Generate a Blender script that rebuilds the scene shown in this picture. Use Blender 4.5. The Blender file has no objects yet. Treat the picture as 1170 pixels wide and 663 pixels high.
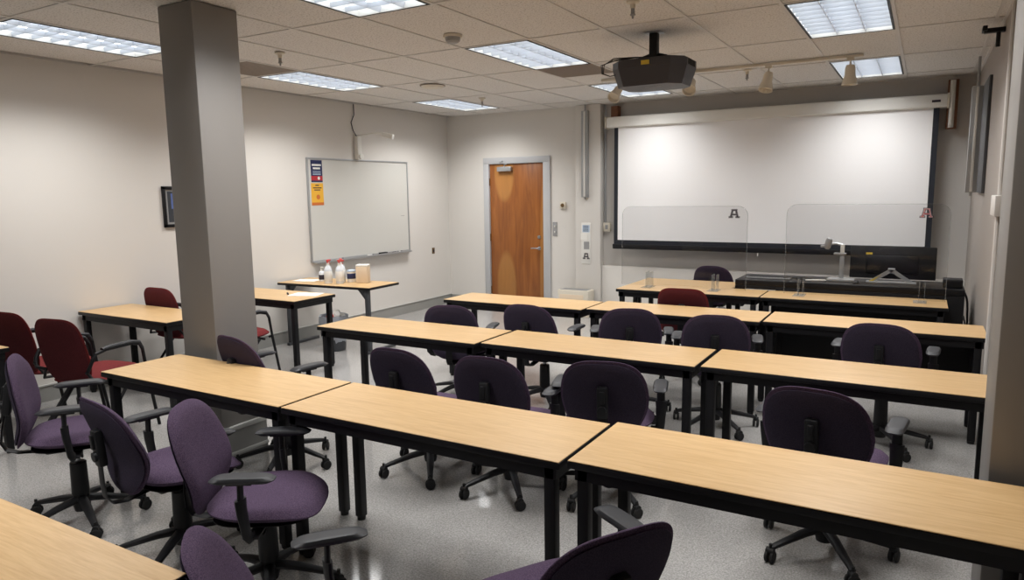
import bpy, bmesh, math, random
from mathutils import Vector, Matrix, Euler
random.seed(7)
PI = math.pi
S = bpy.context.scene
COL = S.collection

# ------------------------------------------------------------------ materials
def new_mat(name):
    m = bpy.data.materials.new(name); m.use_nodes = True
    nt = m.node_tree
    return m, nt, nt.nodes['Principled BSDF']

def N(nt, t, **kw):
    n = nt.nodes.new(t)
    for k, v in kw.items():
        if k in n.inputs.keys(): n.inputs[k].default_value = v
        else: setattr(n, k, v)
    return n

def srgb(r, g, b):
    f = lambda c: (c/255/12.92) if c/255 <= .04045 else ((c/255+.055)/1.055)**2.4
    return (f(r), f(g), f(b), 1)

def simple(name, col, rough=.5, metal=0, bump=0, bscale=200, var=0, vscale=6, spec=.5, coords='Object'):
    m, nt, b = new_mat(name)
    b.inputs['Base Color'].default_value = col
    b.inputs['Roughness'].default_value = rough
    b.inputs['Metallic'].default_value = metal
    b.inputs['Specular IOR Level'].default_value = spec
    tc = N(nt, 'ShaderNodeTexCoord')
    if bump:
        no = N(nt, 'ShaderNodeTexNoise', Scale=bscale, Detail=2.0)
        nt.links.new(tc.outputs[coords], no.inputs['Vector'])
        bu = N(nt, 'ShaderNodeBump', Strength=bump, Distance=.002)
        nt.links.new(no.outputs['Fac'], bu.inputs['Height'])
        nt.links.new(bu.outputs['Normal'], b.inputs['Normal'])
    if var:
        no = N(nt, 'ShaderNodeTexNoise', Scale=vscale, Detail=4.0)
        nt.links.new(tc.outputs[coords], no.inputs['Vector'])
        mx = N(nt, 'ShaderNodeMix', data_type='RGBA')
        mx.inputs[6].default_value = tuple(c*(1-var) for c in col[:3])+(1,)
        mx.inputs[7].default_value = tuple(min(1, c*(1+var)) for c in col[:3])+(1,)
        nt.links.new(no.outputs['Fac'], mx.inputs[0])
        nt.links.new(mx.outputs[2], b.inputs['Base Color'])
    return m

def ramp(nt, stops):
    r = N(nt, 'ShaderNodeValToRGB')
    e = r.color_ramp.elements
    e[0].position, e[0].color = stops[0]
    e[1].position, e[1].color = stops[-1]
    for p, c in stops[1:-1]:
        x = e.new(p); x.color = c
    return r

def fabric(name, c1, c2, rough=.95):
    m, nt, b = new_mat(name)
    b.inputs['Roughness'].default_value = rough
    b.inputs['Specular IOR Level'].default_value = .15
    b.inputs['Sheen Weight'].default_value = .06
    b.inputs['Sheen Tint'].default_value = c2
    tc = N(nt, 'ShaderNodeTexCoord')
    no = N(nt, 'ShaderNodeTexNoise', Scale=260.0, Detail=3.0)
    nt.links.new(tc.outputs['Object'], no.inputs['Vector'])
    r = ramp(nt, [(.36, c1), (.64, c2)])
    nt.links.new(no.outputs['Fac'], r.inputs['Fac'])
    nt.links.new(r.outputs['Color'], b.inputs['Base Color'])
    bu = N(nt, 'ShaderNodeBump', Strength=.35, Distance=.001)
    nt.links.new(no.outputs['Fac'], bu.inputs['Height'])
    nt.links.new(bu.outputs['Normal'], b.inputs['Normal'])
    return m

def oak(name, ca, cb, rough=.34, stretch=(1.2, 16, 16), grain=.35):
    m, nt, b = new_mat(name)
    b.inputs['Roughness'].default_value = rough
    tc = N(nt, 'ShaderNodeTexCoord')
    mp = N(nt, 'ShaderNodeMapping'); mp.inputs['Scale'].default_value = stretch
    oi = N(nt, 'ShaderNodeObjectInfo')
    ad = N(nt, 'ShaderNodeVectorMath', operation='ADD')
    sc = N(nt, 'ShaderNodeVectorMath', operation='SCALE'); sc.inputs['Scale'].default_value = 37.0
    nt.links.new(oi.outputs['Random'], sc.inputs[0])
    nt.links.new(tc.outputs['Object'], ad.inputs[0]); nt.links.new(sc.outputs[0], ad.inputs[1])
    nt.links.new(ad.outputs[0], mp.inputs['Vector'])
    n1 = N(nt, 'ShaderNodeTexNoise', Scale=2.2, Detail=6.0, Distortion=1.2)
    n2 = N(nt, 'ShaderNodeTexNoise', Scale=9.0, Detail=8.0, Distortion=.4)
    nt.links.new(mp.outputs[0], n1.inputs['Vector']); nt.links.new(mp.outputs[0], n2.inputs['Vector'])
    mx = N(nt, 'ShaderNodeMix', data_type='FLOAT'); mx.inputs[0].default_value = grain
    nt.links.new(n1.outputs['Fac'], mx.inputs[2]); nt.links.new(n2.outputs['Fac'], mx.inputs[3])
    r = ramp(nt, [(.30, ca), (.62, cb)])
    nt.links.new(mx.outputs[0], r.inputs['Fac'])
    nt.links.new(r.outputs['Color'], b.inputs['Base Color'])
    return m

M = {}
M['oak'] = oak('light oak laminate', srgb(182, 146, 99), srgb(202, 169, 122), stretch=(1.6, 22, 22))
M['black'] = simple('black powder coat', srgb(17, 17, 20), .5, bump=.15, bscale=400, spec=.3)
M['edge'] = simple('black edge band', srgb(18, 18, 21), .45, var=.1, spec=.3)
M['plastic'] = simple('black plastic', srgb(22, 22, 25), .5, var=.1, spec=.35)
M['pad'] = simple('grey black arm pad', srgb(34, 35, 39), .5, var=.08)
M['proj'] = simple('charcoal projector plastic', srgb(66, 64, 68), .5, var=.08)
M['rubber'] = simple('rubber', srgb(20, 20, 21), .7, var=.1)
M['purple'] = fabric('plum fabric', srgb(62, 50, 68), srgb(90, 74, 95))
M['purple_dark'] = fabric('dark plum back fabric', srgb(48, 42, 56), srgb(62, 55, 70))
M['red'] = fabric('burgundy fabric', srgb(88, 32, 34), srgb(118, 48, 48))
M['red_dark'] = fabric('burgundy back fabric', srgb(68, 28, 32), srgb(88, 38, 42))
M['steel'] = simple('brushed steel', srgb(170, 172, 176), .3, 1, var=.06)
M['alu'] = simple('satin aluminium', srgb(176, 178, 180), .42, .6, var=.05)
M['white_pl'] = simple('white plastic', srgb(226, 224, 218), .45, var=.03)
M['cream_pl'] = simple('cream painted metal', srgb(214, 206, 190), .5, var=.04)
M['grey_pl'] = simple('grey plastic', srgb(150, 150, 150), .5, var=.05)
M['paper'] = simple('paper', srgb(232, 230, 224), .8, var=.03)
M['board'] = simple('whiteboard surface', srgb(206, 205, 199), .28, var=.015, vscale=2)
M['screen'] = simple('matte screen fabric', srgb(240, 239, 239), .85, var=.012, vscale=1.5)
M['black_cloth'] = simple('black screen border', srgb(30, 33, 42), .8, var=.1)
M['brown_wood'] = simple('stained brown wood', srgb(122, 78, 52), .6, var=.2, vscale=30)
M['navy'] = simple('navy print', srgb(34, 42, 84), .6, var=.05)
M['redp'] = simple('red print', srgb(180, 44, 54), .6, var=.05)
M['yellow'] = simple('yellow print', srgb(232, 176, 56), .6, var=.05)
M['orange'] = simple('orange print', srgb(204, 112, 48), .6, var=.08)
M['blue_pic'] = simple('blue picture', srgb(84, 104, 160), .5, var=.25, vscale=30)
M['dark_pic'] = simple('dark picture', srgb(52, 56, 62), .5, var=.3, vscale=60)
M['ink'] = simple('dark ink', srgb(46, 40, 52), .6, var=.05)
M['label_blue'] = simple('pale blue label', srgb(186, 204, 224), .5, var=.1, vscale=50)
M['red_pl'] = simple('red trigger plastic', srgb(206, 74, 70), .4, var=.06)
M['liner'] = simple('grey bin liner', srgb(160, 164, 172), .4, bump=.6, bscale=25, var=.2, vscale=14)
M['bin'] = simple('dark bin plastic', srgb(66, 68, 72), .5, var=.1)
M['beige'] = simple('beige cardboard', srgb(222, 202, 176), .75, var=.04)
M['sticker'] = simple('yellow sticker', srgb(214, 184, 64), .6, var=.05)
M['lens'] = simple('dark glass lens', srgb(14, 14, 18), .08, var=.05)
M['hinge'] = simple('bronze hinge', srgb(120, 96, 66), .45, .7, var=.1)

# painted walls: faint roller texture
def paint(name, col, rough=.6):
    m = simple(name, col, rough, bump=.12, bscale=90, var=.018, vscale=1.3)
    return m
M['wall'] = paint('cream wall paint', srgb(217, 213, 207))
M['wall_grey'] = paint('taupe wall paint', srgb(200, 196, 191))
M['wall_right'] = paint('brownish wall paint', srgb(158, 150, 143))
M['column'] = paint('taupe column paint', srgb(132, 128, 124), .5)
M['column_b'] = M['column']
M['frame_paint'] = paint('grey door frame paint', srgb(186, 187, 189), .4)
M['base'] = simple('grey vinyl base', srgb(150, 150, 146), .4, var=.05)
M['base_top'] = simple('pale base cap', srgb(190, 190, 186), .4, var=.03)

# terrazzo-like polished floor
m, nt, b = new_mat('polished speckled floor'); M['floor'] = m
tc = N(nt, 'ShaderNodeTexCoord')
v1 = N(nt, 'ShaderNodeTexVoronoi', Scale=230.0); v2 = N(nt, 'ShaderNodeTexNoise', Scale=110.0, Detail=6.0)
n3 = N(nt, 'ShaderNodeTexNoise', Scale=1.1, Detail=3.0)
for x in (v1, v2, n3): nt.links.new(tc.outputs['Object'], x.inputs['Vector'])
r1 = ramp(nt, [(.05, srgb(122, 120, 118)), (.5, srgb(166, 164, 161)), (.95, srgb(194, 192, 189))])
nt.links.new(v1.outputs['Color'], r1.inputs['Fac'])
r2 = ramp(nt, [(.35, srgb(128, 126, 124)), (.65, srgb(182, 180, 177))])
nt.links.new(v2.outputs['Fac'], r2.inputs['Fac'])
mx = N(nt, 'ShaderNodeMix', data_type='RGBA'); mx.inputs[0].default_value = .5
nt.links.new(r1.outputs['Color'], mx.inputs[6]); nt.links.new(r2.outputs['Color'], mx.inputs[7])
nt.links.new(mx.outputs[2], b.inputs['Base Color'])
rr = N(nt, 'ShaderNodeMapRange'); rr.inputs['To Min'].default_value = .07; rr.inputs['To Max'].default_value = .15
nt.links.new(n3.outputs['Fac'], rr.inputs['Value']); nt.links.new(rr.outputs[0], b.inputs['Roughness'])
bu = N(nt, 'ShaderNodeBump', Strength=.06, Distance=.002)
n4 = N(nt, 'ShaderNodeTexNoise', Scale=5.0, Detail=2.0); nt.links.new(tc.outputs['Object'], n4.inputs['Vector'])
nt.links.new(n4.outputs['Fac'], bu.inputs['Height']); nt.links.new(bu.outputs['Normal'], b.inputs['Normal'])

# ceiling tile: beige with fissures
m, nt, b = new_mat('fissured ceiling tile'); M['tile'] = m
tc = N(nt, 'ShaderNodeTexCoord')
v2 = N(nt, 'ShaderNodeTexNoise', Scale=85.0, Detail=5.0)
nt.links.new(tc.outputs['Object'], v2.inputs['Vector'])
r2 = ramp(nt, [(.33, srgb(176, 171, 165)), (.46, srgb(219, 216, 212)), (.8, srgb(226, 223, 219))])
nt.links.new(v2.outputs['Fac'], r2.inputs['Fac']); nt.links.new(r2.outputs['Color'], b.inputs['Base Color'])
b.inputs['Roughness'].default_value = .9
bu = N(nt, 'ShaderNodeBump', Strength=.5, Distance=.002)
nt.links.new(v2.outputs['Fac'], bu.inputs['Height']); nt.links.new(bu.outputs['Normal'], b.inputs['Normal'])
M['tee'] = simple('ceiling tee bar', srgb(206, 203, 199), .5, var=.03)
M['vent'] = simple('brown perforated metal', srgb(138, 126, 116), .6, var=.12, vscale=60)

# door veneer: orange brown rotary-cut veneer with two pale shield patches
m, nt, b = new_mat('orange brown door veneer'); M['door'] = m
b.inputs['Roughness'].default_value = .32
tc = N(nt, 'ShaderNodeTexCoord')
mp = N(nt, 'ShaderNodeMapping'); mp.inputs['Scale'].default_value = (9, 9, .9)
nt.links.new(tc.outputs['Object'], mp.inputs['Vector'])
n1 = N(nt, 'ShaderNodeTexNoise', Scale=1.6, Detail=7.0, Distortion=1.0); nt.links.new(mp.outputs[0], n1.inputs['Vector'])
r = ramp(nt, [(.3, srgb(130, 76, 36)), (.55, srgb(150, 90, 42)), (.75, srgb(166, 103, 50))])
nt.links.new(n1.outputs['Fac'], r.inputs['Fac'])
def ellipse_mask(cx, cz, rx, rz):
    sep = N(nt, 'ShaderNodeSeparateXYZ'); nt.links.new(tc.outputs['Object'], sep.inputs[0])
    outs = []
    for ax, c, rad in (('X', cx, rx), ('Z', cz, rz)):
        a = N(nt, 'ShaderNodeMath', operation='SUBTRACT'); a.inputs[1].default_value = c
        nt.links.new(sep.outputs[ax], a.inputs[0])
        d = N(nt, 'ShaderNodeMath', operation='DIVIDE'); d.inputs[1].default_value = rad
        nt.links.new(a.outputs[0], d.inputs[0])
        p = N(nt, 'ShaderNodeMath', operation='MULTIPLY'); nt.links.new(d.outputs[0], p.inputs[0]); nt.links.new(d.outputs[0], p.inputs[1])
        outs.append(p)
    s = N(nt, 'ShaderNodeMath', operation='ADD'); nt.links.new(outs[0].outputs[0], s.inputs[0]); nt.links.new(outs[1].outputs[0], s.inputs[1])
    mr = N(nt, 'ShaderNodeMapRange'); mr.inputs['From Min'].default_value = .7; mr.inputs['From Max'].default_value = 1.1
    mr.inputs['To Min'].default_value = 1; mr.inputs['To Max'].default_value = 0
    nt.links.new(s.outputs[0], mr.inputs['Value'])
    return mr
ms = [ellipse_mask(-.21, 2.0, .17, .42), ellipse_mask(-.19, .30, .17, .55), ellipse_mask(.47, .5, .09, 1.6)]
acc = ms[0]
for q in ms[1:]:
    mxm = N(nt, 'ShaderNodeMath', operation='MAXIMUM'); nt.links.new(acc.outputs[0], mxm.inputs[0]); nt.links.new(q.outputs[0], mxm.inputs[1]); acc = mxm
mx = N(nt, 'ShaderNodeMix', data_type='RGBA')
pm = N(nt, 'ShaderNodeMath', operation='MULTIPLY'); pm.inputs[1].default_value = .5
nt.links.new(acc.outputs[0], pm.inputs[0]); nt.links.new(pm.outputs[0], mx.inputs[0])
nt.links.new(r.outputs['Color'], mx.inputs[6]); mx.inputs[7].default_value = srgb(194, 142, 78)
nt.links.new(mx.outputs[2], b.inputs['Base Color'])

# clear acrylic
def thin_clear(name, tint, gl, rough, dif=0):
    m, nt, b = new_mat(name)
    tr = N(nt, 'ShaderNodeBsdfTransparent'); tr.inputs['Color'].default_value = tint
    g_ = N(nt, 'ShaderNodeBsdfGlossy'); g_.inputs['Roughness'].default_value = rough
    ly = N(nt, 'ShaderNodeMixShader'); ly.inputs[0].default_value = gl
    nt.links.new(tr.outputs[0], ly.inputs[1]); nt.links.new(g_.outputs[0], ly.inputs[2])
    out = ly
    if dif:
        d_ = N(nt, 'ShaderNodeBsdfDiffuse'); d_.inputs['Color'].default_value = (.8, .82, .82, 1)
        l2 = N(nt, 'ShaderNodeMixShader'); l2.inputs[0].default_value = dif
        nt.links.new(ly.outputs[0], l2.inputs[1]); nt.links.new(d_.outputs[0], l2.inputs[2]); out = l2
    nt.links.new(out.outputs[0], nt.nodes['Material Output'].inputs['Surface'])
    return m
M['acrylic'] = thin_clear('clear acrylic', (.935, .935, .935, 1), .014, .02)
M['acrylic_edge'] = thin_clear('acrylic edge', (.86, .87, .87, 1), .06, .1, .10)
m, nt, b = new_mat('clear bottle plastic'); M['clear'] = m
b.inputs['Base Color'].default_value = (.86, .9, .95, 1); b.inputs['Roughness'].default_value = .15; b.inputs['Alpha'].default_value = .75

# glowing lens of a troffer: tube bright, cell pattern
m, nt, b = new_mat('glowing lamp reflector'); M['glow'] = m
em = N(nt, 'ShaderNodeEmission'); em.inputs['Color'].default_value = (.86, .93, 1, 1); em.inputs['Strength'].default_value = 2.3
nt.links.new(em.outputs[0], nt.nodes['Material Output'].inputs['Surface'])
m, nt, b = new_mat('glowing fluorescent tube'); M['tube'] = m
em = N(nt, 'ShaderNodeEmission'); em.inputs['Color'].default_value = (.93, .97, 1, 1); em.inputs['Strength'].default_value = 5.0
nt.links.new(em.outputs[0], nt.nodes['Material Output'].inputs['Surface'])
M['louver'] = simple('parabolic aluminium louver', srgb(205, 210, 218), .4, .1, var=.05)

# ------------------------------------------------------------------ mesh builder
class MB:
    def __init__(s): s.bm = bmesh.new()
    def box(s, x0, x1, y0, y1, z0, z1, bev=0, mi=0, seg=2):
        r = bmesh.ops.create_cube(s.bm, size=1)
        vs = r['verts']
        for v in vs:
            v.co = Vector(((x0+x1)/2+v.co.x*(x1-x0), (y0+y1)/2+v.co.y*(y1-y0), (z0+z1)/2+v.co.z*(z1-z0)))
        fs = {f for v in vs for f in v.link_faces}
        for f in fs: f.material_index = mi
        if bev:
            es = list({e for v in vs for e in v.link_edges})
            rr = bmesh.ops.bevel(s.bm, geom=es, offset=bev, segments=seg, profile=.5, affect='EDGES')
            for f in rr['faces']: f.material_index = mi
        return s
    def xform(s, n0, mat):
        s.bm.verts.ensure_lookup_table()
        for v in s.bm.verts[n0:]: v.co = mat @ v.co
    def count(s):
        s.bm.verts.ensure_lookup_table(); return len(s.bm.verts)
    def tube(s, pts, r, n=10, cap=True, mi=0, radii=None):
        pts = [Vector(p) for p in pts]; rings = []
        up = None
        for i, p in enumerate(pts):
            if i == 0: d = pts[1]-p
            elif i == len(pts)-1: d = p-pts[i-1]
            else: d = (pts[i+1]-p).normalized()+(p-pts[i-1]).normalized()
            d.normalize()
            if up is None:
                a = Vector((0, 0, 1)) if abs(d.z) < .9 else Vector((1, 0, 0))
            else: a = up
            u = d.cross(a)
            if u.length < 1e-5: u = d.cross(Vector((1, 0, 0)))
            u.normalize(); w = u.cross(d).normalized(); up = w
            rad = radii[i] if radii else r
            if isinstance(rad, (int, float)): rad = (rad, rad)
            rings.append([s.bm.verts.new(p+u*rad[0]*math.cos(2*PI*k/n)+w*rad[1]*math.sin(2*PI*k/n)) for k in range(n)])
        for a, b_ in zip(rings, rings[1:]):
            for k in range(n):
                f = s.bm.faces.new((a[k], a[(k+1) % n], b_[(k+1) % n], b_[k])); f.material_index = mi
        if cap:
            f = s.bm.faces.new(rings[0][::-1]); f.material_index = mi
            f = s.bm.faces.new(rings[-1]); f.material_index = mi
        return s
    def lathe(s, prof, n=24, at=(0, 0, 0), mi=0, sy=1):
        rings = []
        for r, z in prof:
            if r < 1e-6: rings.append([s.bm.verts.new((at[0], at[1], at[2]+z))])
            else: rings.append([s.bm.verts.new((at[0]+r*math.cos(2*PI*k/n), at[1]+sy*r*math.sin(2*PI*k/n), at[2]+z)) for k in range(n)])
        for a, b_ in zip(rings, rings[1:]):
            for k in range(n):
                q = [a[k % len(a)], a[(k+1) % len(a)] if len(a) > 1 else None, b_[(k+1) % len(b_)] if len(b_) > 1 else None, b_[k % len(b_)]]
                q = [v for v in q if v is not None]
                if len(q) >= 3:
                    f = s.bm.faces.new(q); f.material_index = mi
        return s
    def poly(s, pts, ext, mi=0):
        """extrude a planar polygon by vector ext"""
        ext = Vector(ext)
        a = [s.bm.verts.new(Vector(p)) for p in pts]; b_ = [s.bm.verts.new(Vector(p)+ext) for p in pts]
        n = len(a)
        fs = [s.bm.faces.new(a[::-1]), s.bm.faces.new(b_)]
        for k in range(n): fs.append(s.bm.faces.new((a[k], a[(k+1) % n], b_[(k+1) % n], b_[k])))
        for f in fs: f.material_index = mi
        return s
    def mesh(s, name, mats, smooth=True, ang=35):
        bmesh.ops.recalc_face_normals(s.bm, faces=s.bm.faces)
        me = bpy.data.meshes.new(name); s.bm.to_mesh(me); s.bm.free()
        for mm in (mats if isinstance(mats, (list, tuple)) else [mats]): me.materials.append(mm)
        if smooth:
            me.shade_smooth(); me.set_sharp_from_angle(angle=math.radians(ang))
        return me
    def build(s, name, mats, parent=None, smooth=True, loc=None, rot=None, label=None, ang=35):
        o = bpy.data.objects.new(name, s.mesh(name, mats, smooth, ang)); COL.objects.link(o)
        if parent: o.parent = parent
        if loc: o.location = loc
        if rot: o.rotation_euler = rot
        if label: o['label'] = label
        return o

def empty(name, loc, rz=0):
    o = bpy.data.objects.new(name, None); COL.objects.link(o); o.location = loc; o.rotation_euler = (0, 0, rz)
    o.empty_display_size = .1
    return o
def tag(o, label, cat, group=None):
    o['label'] = label; o['category'] = cat
    if group: o['group'] = group
    return o
def struct(o): o['kind'] = 'structure'; return o
def copy_tree(o, parent=None):
    c = o.copy(); COL.objects.link(c); c.parent = parent
    for ch in list(o.children): copy_tree(ch, c)
    return c

XL, XR, YF, YB, H = -.70, 6.16, 4.20, -6.8, 2.88
G = .6096

# ------------------------------------------------------------------ room shell
struct(MB().box(XL-.1, XR+.1, YB-.1, YF+.1, -.1, 0).build('floor', M['floor'], smooth=False))
struct(MB().box(XL-.1, XL, YB-.1, YF+.1, 0, H+.15).build('wall_left', M['wall'], smooth=False))
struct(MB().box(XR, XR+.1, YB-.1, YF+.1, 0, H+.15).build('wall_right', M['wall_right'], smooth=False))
struct(MB().box(XL, XR, YB-.1, YB, 0, H+.15).build('wall_back', M['wall'], smooth=False))
DX0, DX1, DZ = -.035, 1.09, 2.235
w = MB()
w.box(XL, DX0, YF, YF+.1, 0, H+.15); w.box(DX0, DX1, YF, YF+.1, DZ, H+.15); w.box(DX1, 1.6, YF, YF+.1, 0, H+.15)
w.box(1.6, XR, YF, YF+.1, 0, H+.15, mi=1)
struct(w.build('wall_front', [M['wall'], M['wall_grey']], smooth=False))
struct(MB().box(1.54, 1.91, 4.07, YF, 0, H, bev=.006).build('trim_1', M['wall']))     # pipe chase
struct(MB().box(1.912, XR, 4.12, YF-.001, 0, .70, bev=.008).build('trim_2', M['wall']))  # low furred wall below the screen

# ceiling: tiles and tee bars with openings for lamps and vents
lamp_cells = [(0, -2), (0, 0), (0, 2), (4, -2), (4, 0), (4, 2), (8, -2), (8, 0), (8, 2), (4, -4)]
vent_cells = {(4, 1): 0, (0, -1): 1}     # half tile (0: near half, 1: far half)
ce = MB()
T = .010
ks = range(-1, 10); js = range(-6, 4)
for k in ks:
    for j in js:
        x0, x1 = max(XL, k*G), min(XR, (k+1)*G)
        if k == 9: x1 = XR
        y0, y1 = max(YB, j*2*G), min(YF, (j+1)*2*G)
        if j == -6: y0 = YB
        if y1 <= y0 or x1 <= x0: continue
        if (k, j) in lamp_cells: continue
        if (k, j) in vent_cells:
            if vent_cells[(k, j)] == 0: y0 = y0+G
            else: y1 = y1-G
        ce.box(x0+T, x1-T, y0+T, y1-T, H+.004, H+.02, mi=0)
for k in range(0, 11):
    x = k*G
    if x < XR: ce.box(x-.012, x+.012, YB, YF, H-.002, H+.006, mi=1)
for j in range(-5, 4):
    ce.box(XL, XR, j*2*G-.012, j*2*G+.012, H-.0015, H+.0055, mi=1)
ce.box(XL, XL+.02, YB, YF, H-.002, H+.02, mi=1); ce.box(XR-.02, XR, YB, YF, H-.002, H+.02, mi=1)
ce.box(XL, XR, YF-.02, YF, H-.002, H+.02, mi=1)
ce.box(4*G, 5*G, 3*G-.012, 3*G+.012, H-.0015, H+.0055, mi=1); ce.box(0, G, -G-.012, -G+.012, H-.0015, H+.0055, mi=1)
ce.box(XL-.1, XR+.1, YB-.1, YF+.1, H+.16, H+.2, mi=0)
struct(ce.build('ceiling', [M['tile'], M['tee']], smooth=False))

def vent(k, y0, label):
    t = tag(empty('ceiling_vent', ((k+.5)*G, y0+G/2, H)), label, 'vent')
    m_ = MB().box(-.292, .292, -.292, .292, .0, .02)
    m_.build('vent_panel', M['vent'], t, smooth=False)
    f = MB()
    for i in range(15): f.box(-.27, .27, -.27+i*.038, -.262+i*.038, -.002, .006)
    f.build('vent_slats', M['vent'], t, smooth=False)
vent(4, 2*G, 'brown slotted return air grille beyond the middle bright ceiling light')
vent(0, -G, 'brown slotted ceiling grille beside the grey column head, before a light')

# lamps: recessed 2 x 4 troffers with parabolic louver
def build_lamp():
    t = empty('ceiling_light', (0, 0, H))
    a, l = .292, .597
    f = MB()
    f.box(-a, -a+.012, -l, l, -.003, .10); f.box(a-.012, a, -l, l, -.003, .10)
    f.box(-a, a, -l, -l+.012, -.003, .10); f.box(-a, a, l-.012, l, -.003, .10)
    f.box(-a, a, -l, l, .10, .11)
    f.build('housing', M['white_pl'], t, smooth=False)
    gk = MB()  # black strips draw the shadow line along the recess sides
    for q in ((-a, -a+.016, -l, l), (a-.016, a, -l, l), (-a, a, -l, -l+.008), (-a, a, l-.008, l)): gk.box(q[0], q[1], q[2], q[3], -.006, -.0032)
    gk.build('shadow_line', M['black'], t, smooth=False)
    g = MB().box(-a+.012, a-.012, -l+.012, l-.012, .070, .072)
    g.build('reflector', M['glow'], t, smooth=False)
    for x in (-.19, 0, .19):
        MB().tube([(x, -l+.03, .052), (x, l-.03, .052)], .012, 10).build('tube', M['tube'], t)
    lo = MB()
    for x in (-.0965, .0965): lo.poly([(x-.010, 0, .034), (x+.010, 0, .034), (x+.002, 0, .0), (x-.002, 0, .0)], (0, 1.17, 0))
    n0 = 0
    for v in lo.bm.verts: v.co.y -= .585
    for i in range(1, 9):
        y = -l+i*(2*l/9)
        lo.poly([(-a+.012, y-.007, .030), (-a+.012, y+.007, .030), (-a+.012, y+.0015, .0), (-a+.012, y-.0015, .0)], (2*a-.024, 0, 0))
    lo.build('louver', M['louver'], t, smooth=False)
    return t
LP = build_lamp()
lamp_labels = {
 (0, 0): 'ceiling light nearest the wall camera arm, halfway along the plain wall beyond the column',
 (0, 2): 'small-looking far ceiling light over the corner beside the door',
 (0, -2): 'long ceiling light over the bare wall before the grey column, cut by the frame',
 (0, -4): 'ceiling light behind the viewer over the bare wall',
 (4, -2): 'ceiling light at the top edge, nearest of the middle line, just before the smoke detector',
 (4, 0): 'ceiling light between smoke detector and brown return grille',
 (4, 2): 'ceiling light half hidden behind the hanging projector',
 (4, -4): 'ceiling light behind the viewer in the middle line',
 (8, 0): 'large bright ceiling light at the top edge before the track rail',
 (8, 2): 'ceiling light beyond the track rail, above the corner of the pull-down screen',
 (8, -2): 'ceiling light overhead beside the engaged taupe column',
 (8, -4): 'ceiling light directly over the viewer by the windowless wall'}
for i, (k, j) in enumerate(lamp_cells):
    o = LP if i == 0 else copy_tree(LP)
    o.location = ((k+.5)*G, (j*2+1)*G, H)
    tag(o, lamp_labels[(k, j)], 'ceiling light', 'recessed fluorescent lights in the ceiling grid')
    ld = bpy.data.lights.new('lamp_light', 'AREA'); ld.shape = 'RECTANGLE'; ld.size = .54; ld.size_y = 1.15
    ld.energy = 20 if j == 2 and k > 0 else 27.5; ld.color = (1.0, .985, .968); ld.spread = math.radians(136)
    lo = bpy.data.objects.new('lamp_light', ld); COL.objects.link(lo)
    lo.location = ((k+.5)*G, (j*2+1)*G, H-.006); lo.parent = None

# columns
def column(x0, x1, y0, y1, nm):
    return struct(MB().box(x0, x1, y0, y1, 0, H, bev=.008).build(nm, M['column']))
column(1.60, 1.925, -2.09, -1.765, 'wall_column')
column(5.975, XR, -2.09, -1.76, 'wall_column_right')
sk = MB()
sk.box(1.585, 1.94, -2.105, -1.75, .0, .215, mi=0); sk.box(1.58, 1.945, -2.11, -1.745, .215, .245, bev=.004, mi=1); sk.box(1.58, 1.945, -2.11, -1.745, .05, .075, bev=.004, mi=1)
struct(sk.build('baseboard_column', [M['base'], M['base_top']]))
bb = MB(); bb.box(XL, XL+.012, YB, YF, 0, .135, mi=0); bb.box(XL, XL+.02, YB, YF, .135, .15, bev=.003, mi=1)
struct(bb.build('baseboard_left', [M['base'], M['base_top']]))
bb = MB(); bb.box(XL+.02, DX0-.001, YF-.012, YF, 0, .135); bb.box(DX1+.001, 1.54, YF-.012, YF, 0, .135); bb.box(1.54, 1.91, 4.058, 4.07, 0, .135); bb.box(1.913, XR, 4.108, 4.12, 0, .10)
struct(bb.build('baseboard_front', M['base'], smooth=False))

# door
d = struct(empty('door_1', (.52, YF, 0)))
f = MB()
f.box(-.555, -.46, -.025, .1, 0, 2.145, bev=.004); f.box(.455, .57, -.025, .1, 0, 2.145, bev=.004); f.box(-.555, .57, -.025, .1, 2.143, 2.235, bev=.004)
struct(f.build('door_frame', M['frame_paint'], d))
leaf = struct(MB().box(-.455, .45, .005, .05, .008, 2.138, bev=.003).build('door_leaf', M['door'], d))
h = MB()
h.lathe([(.0, 0), (.027, 0), (.027, .008), (.012, .012), (.011, .05), (0, .05)], 20)
n0 = h.count(); h.xform(0, Matrix.Rotation(PI/2, 4, 'X'))
h.tube([(.0, -.045, 0), (-.03, -.05, .002), (-.075, -.05, .004), (-.115, -.047, .0)], .0095, 10)
struct(h.build('door_handle', M['steel'], leaf, loc=(.375, .004, .905)))
h = MB(); h.lathe([(0, 0), (.026, 0), (.026, .012), (0, .014)], 20); h.xform(0, Matrix.Rotation(PI/2, 4, 'X'))
struct(h.build('door_lock', M['steel'], leaf, loc=(.375, .004, 1.07)))
c = MB(); c.box(-.30, -.06, -.055, .004, 2.03, 2.10, bev=.008); c.tube([(-.18, -.03, 2.10), (-.18, -.04, 2.125), (-.10, -.11, 2.13), (-.26, -.04, 2.17), (-.20, -.03, 2.18)], .008, 8)
struct(c.build('door_closer', M['alu'], leaf))
for z in (.25, 1.05, 1.88):
    struct(MB().tube([(-.459, -.004, z-.055), (-.459, -.004, z+.055)], .009, 8).build('door_hinge', M['hinge'], leaf))

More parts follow.
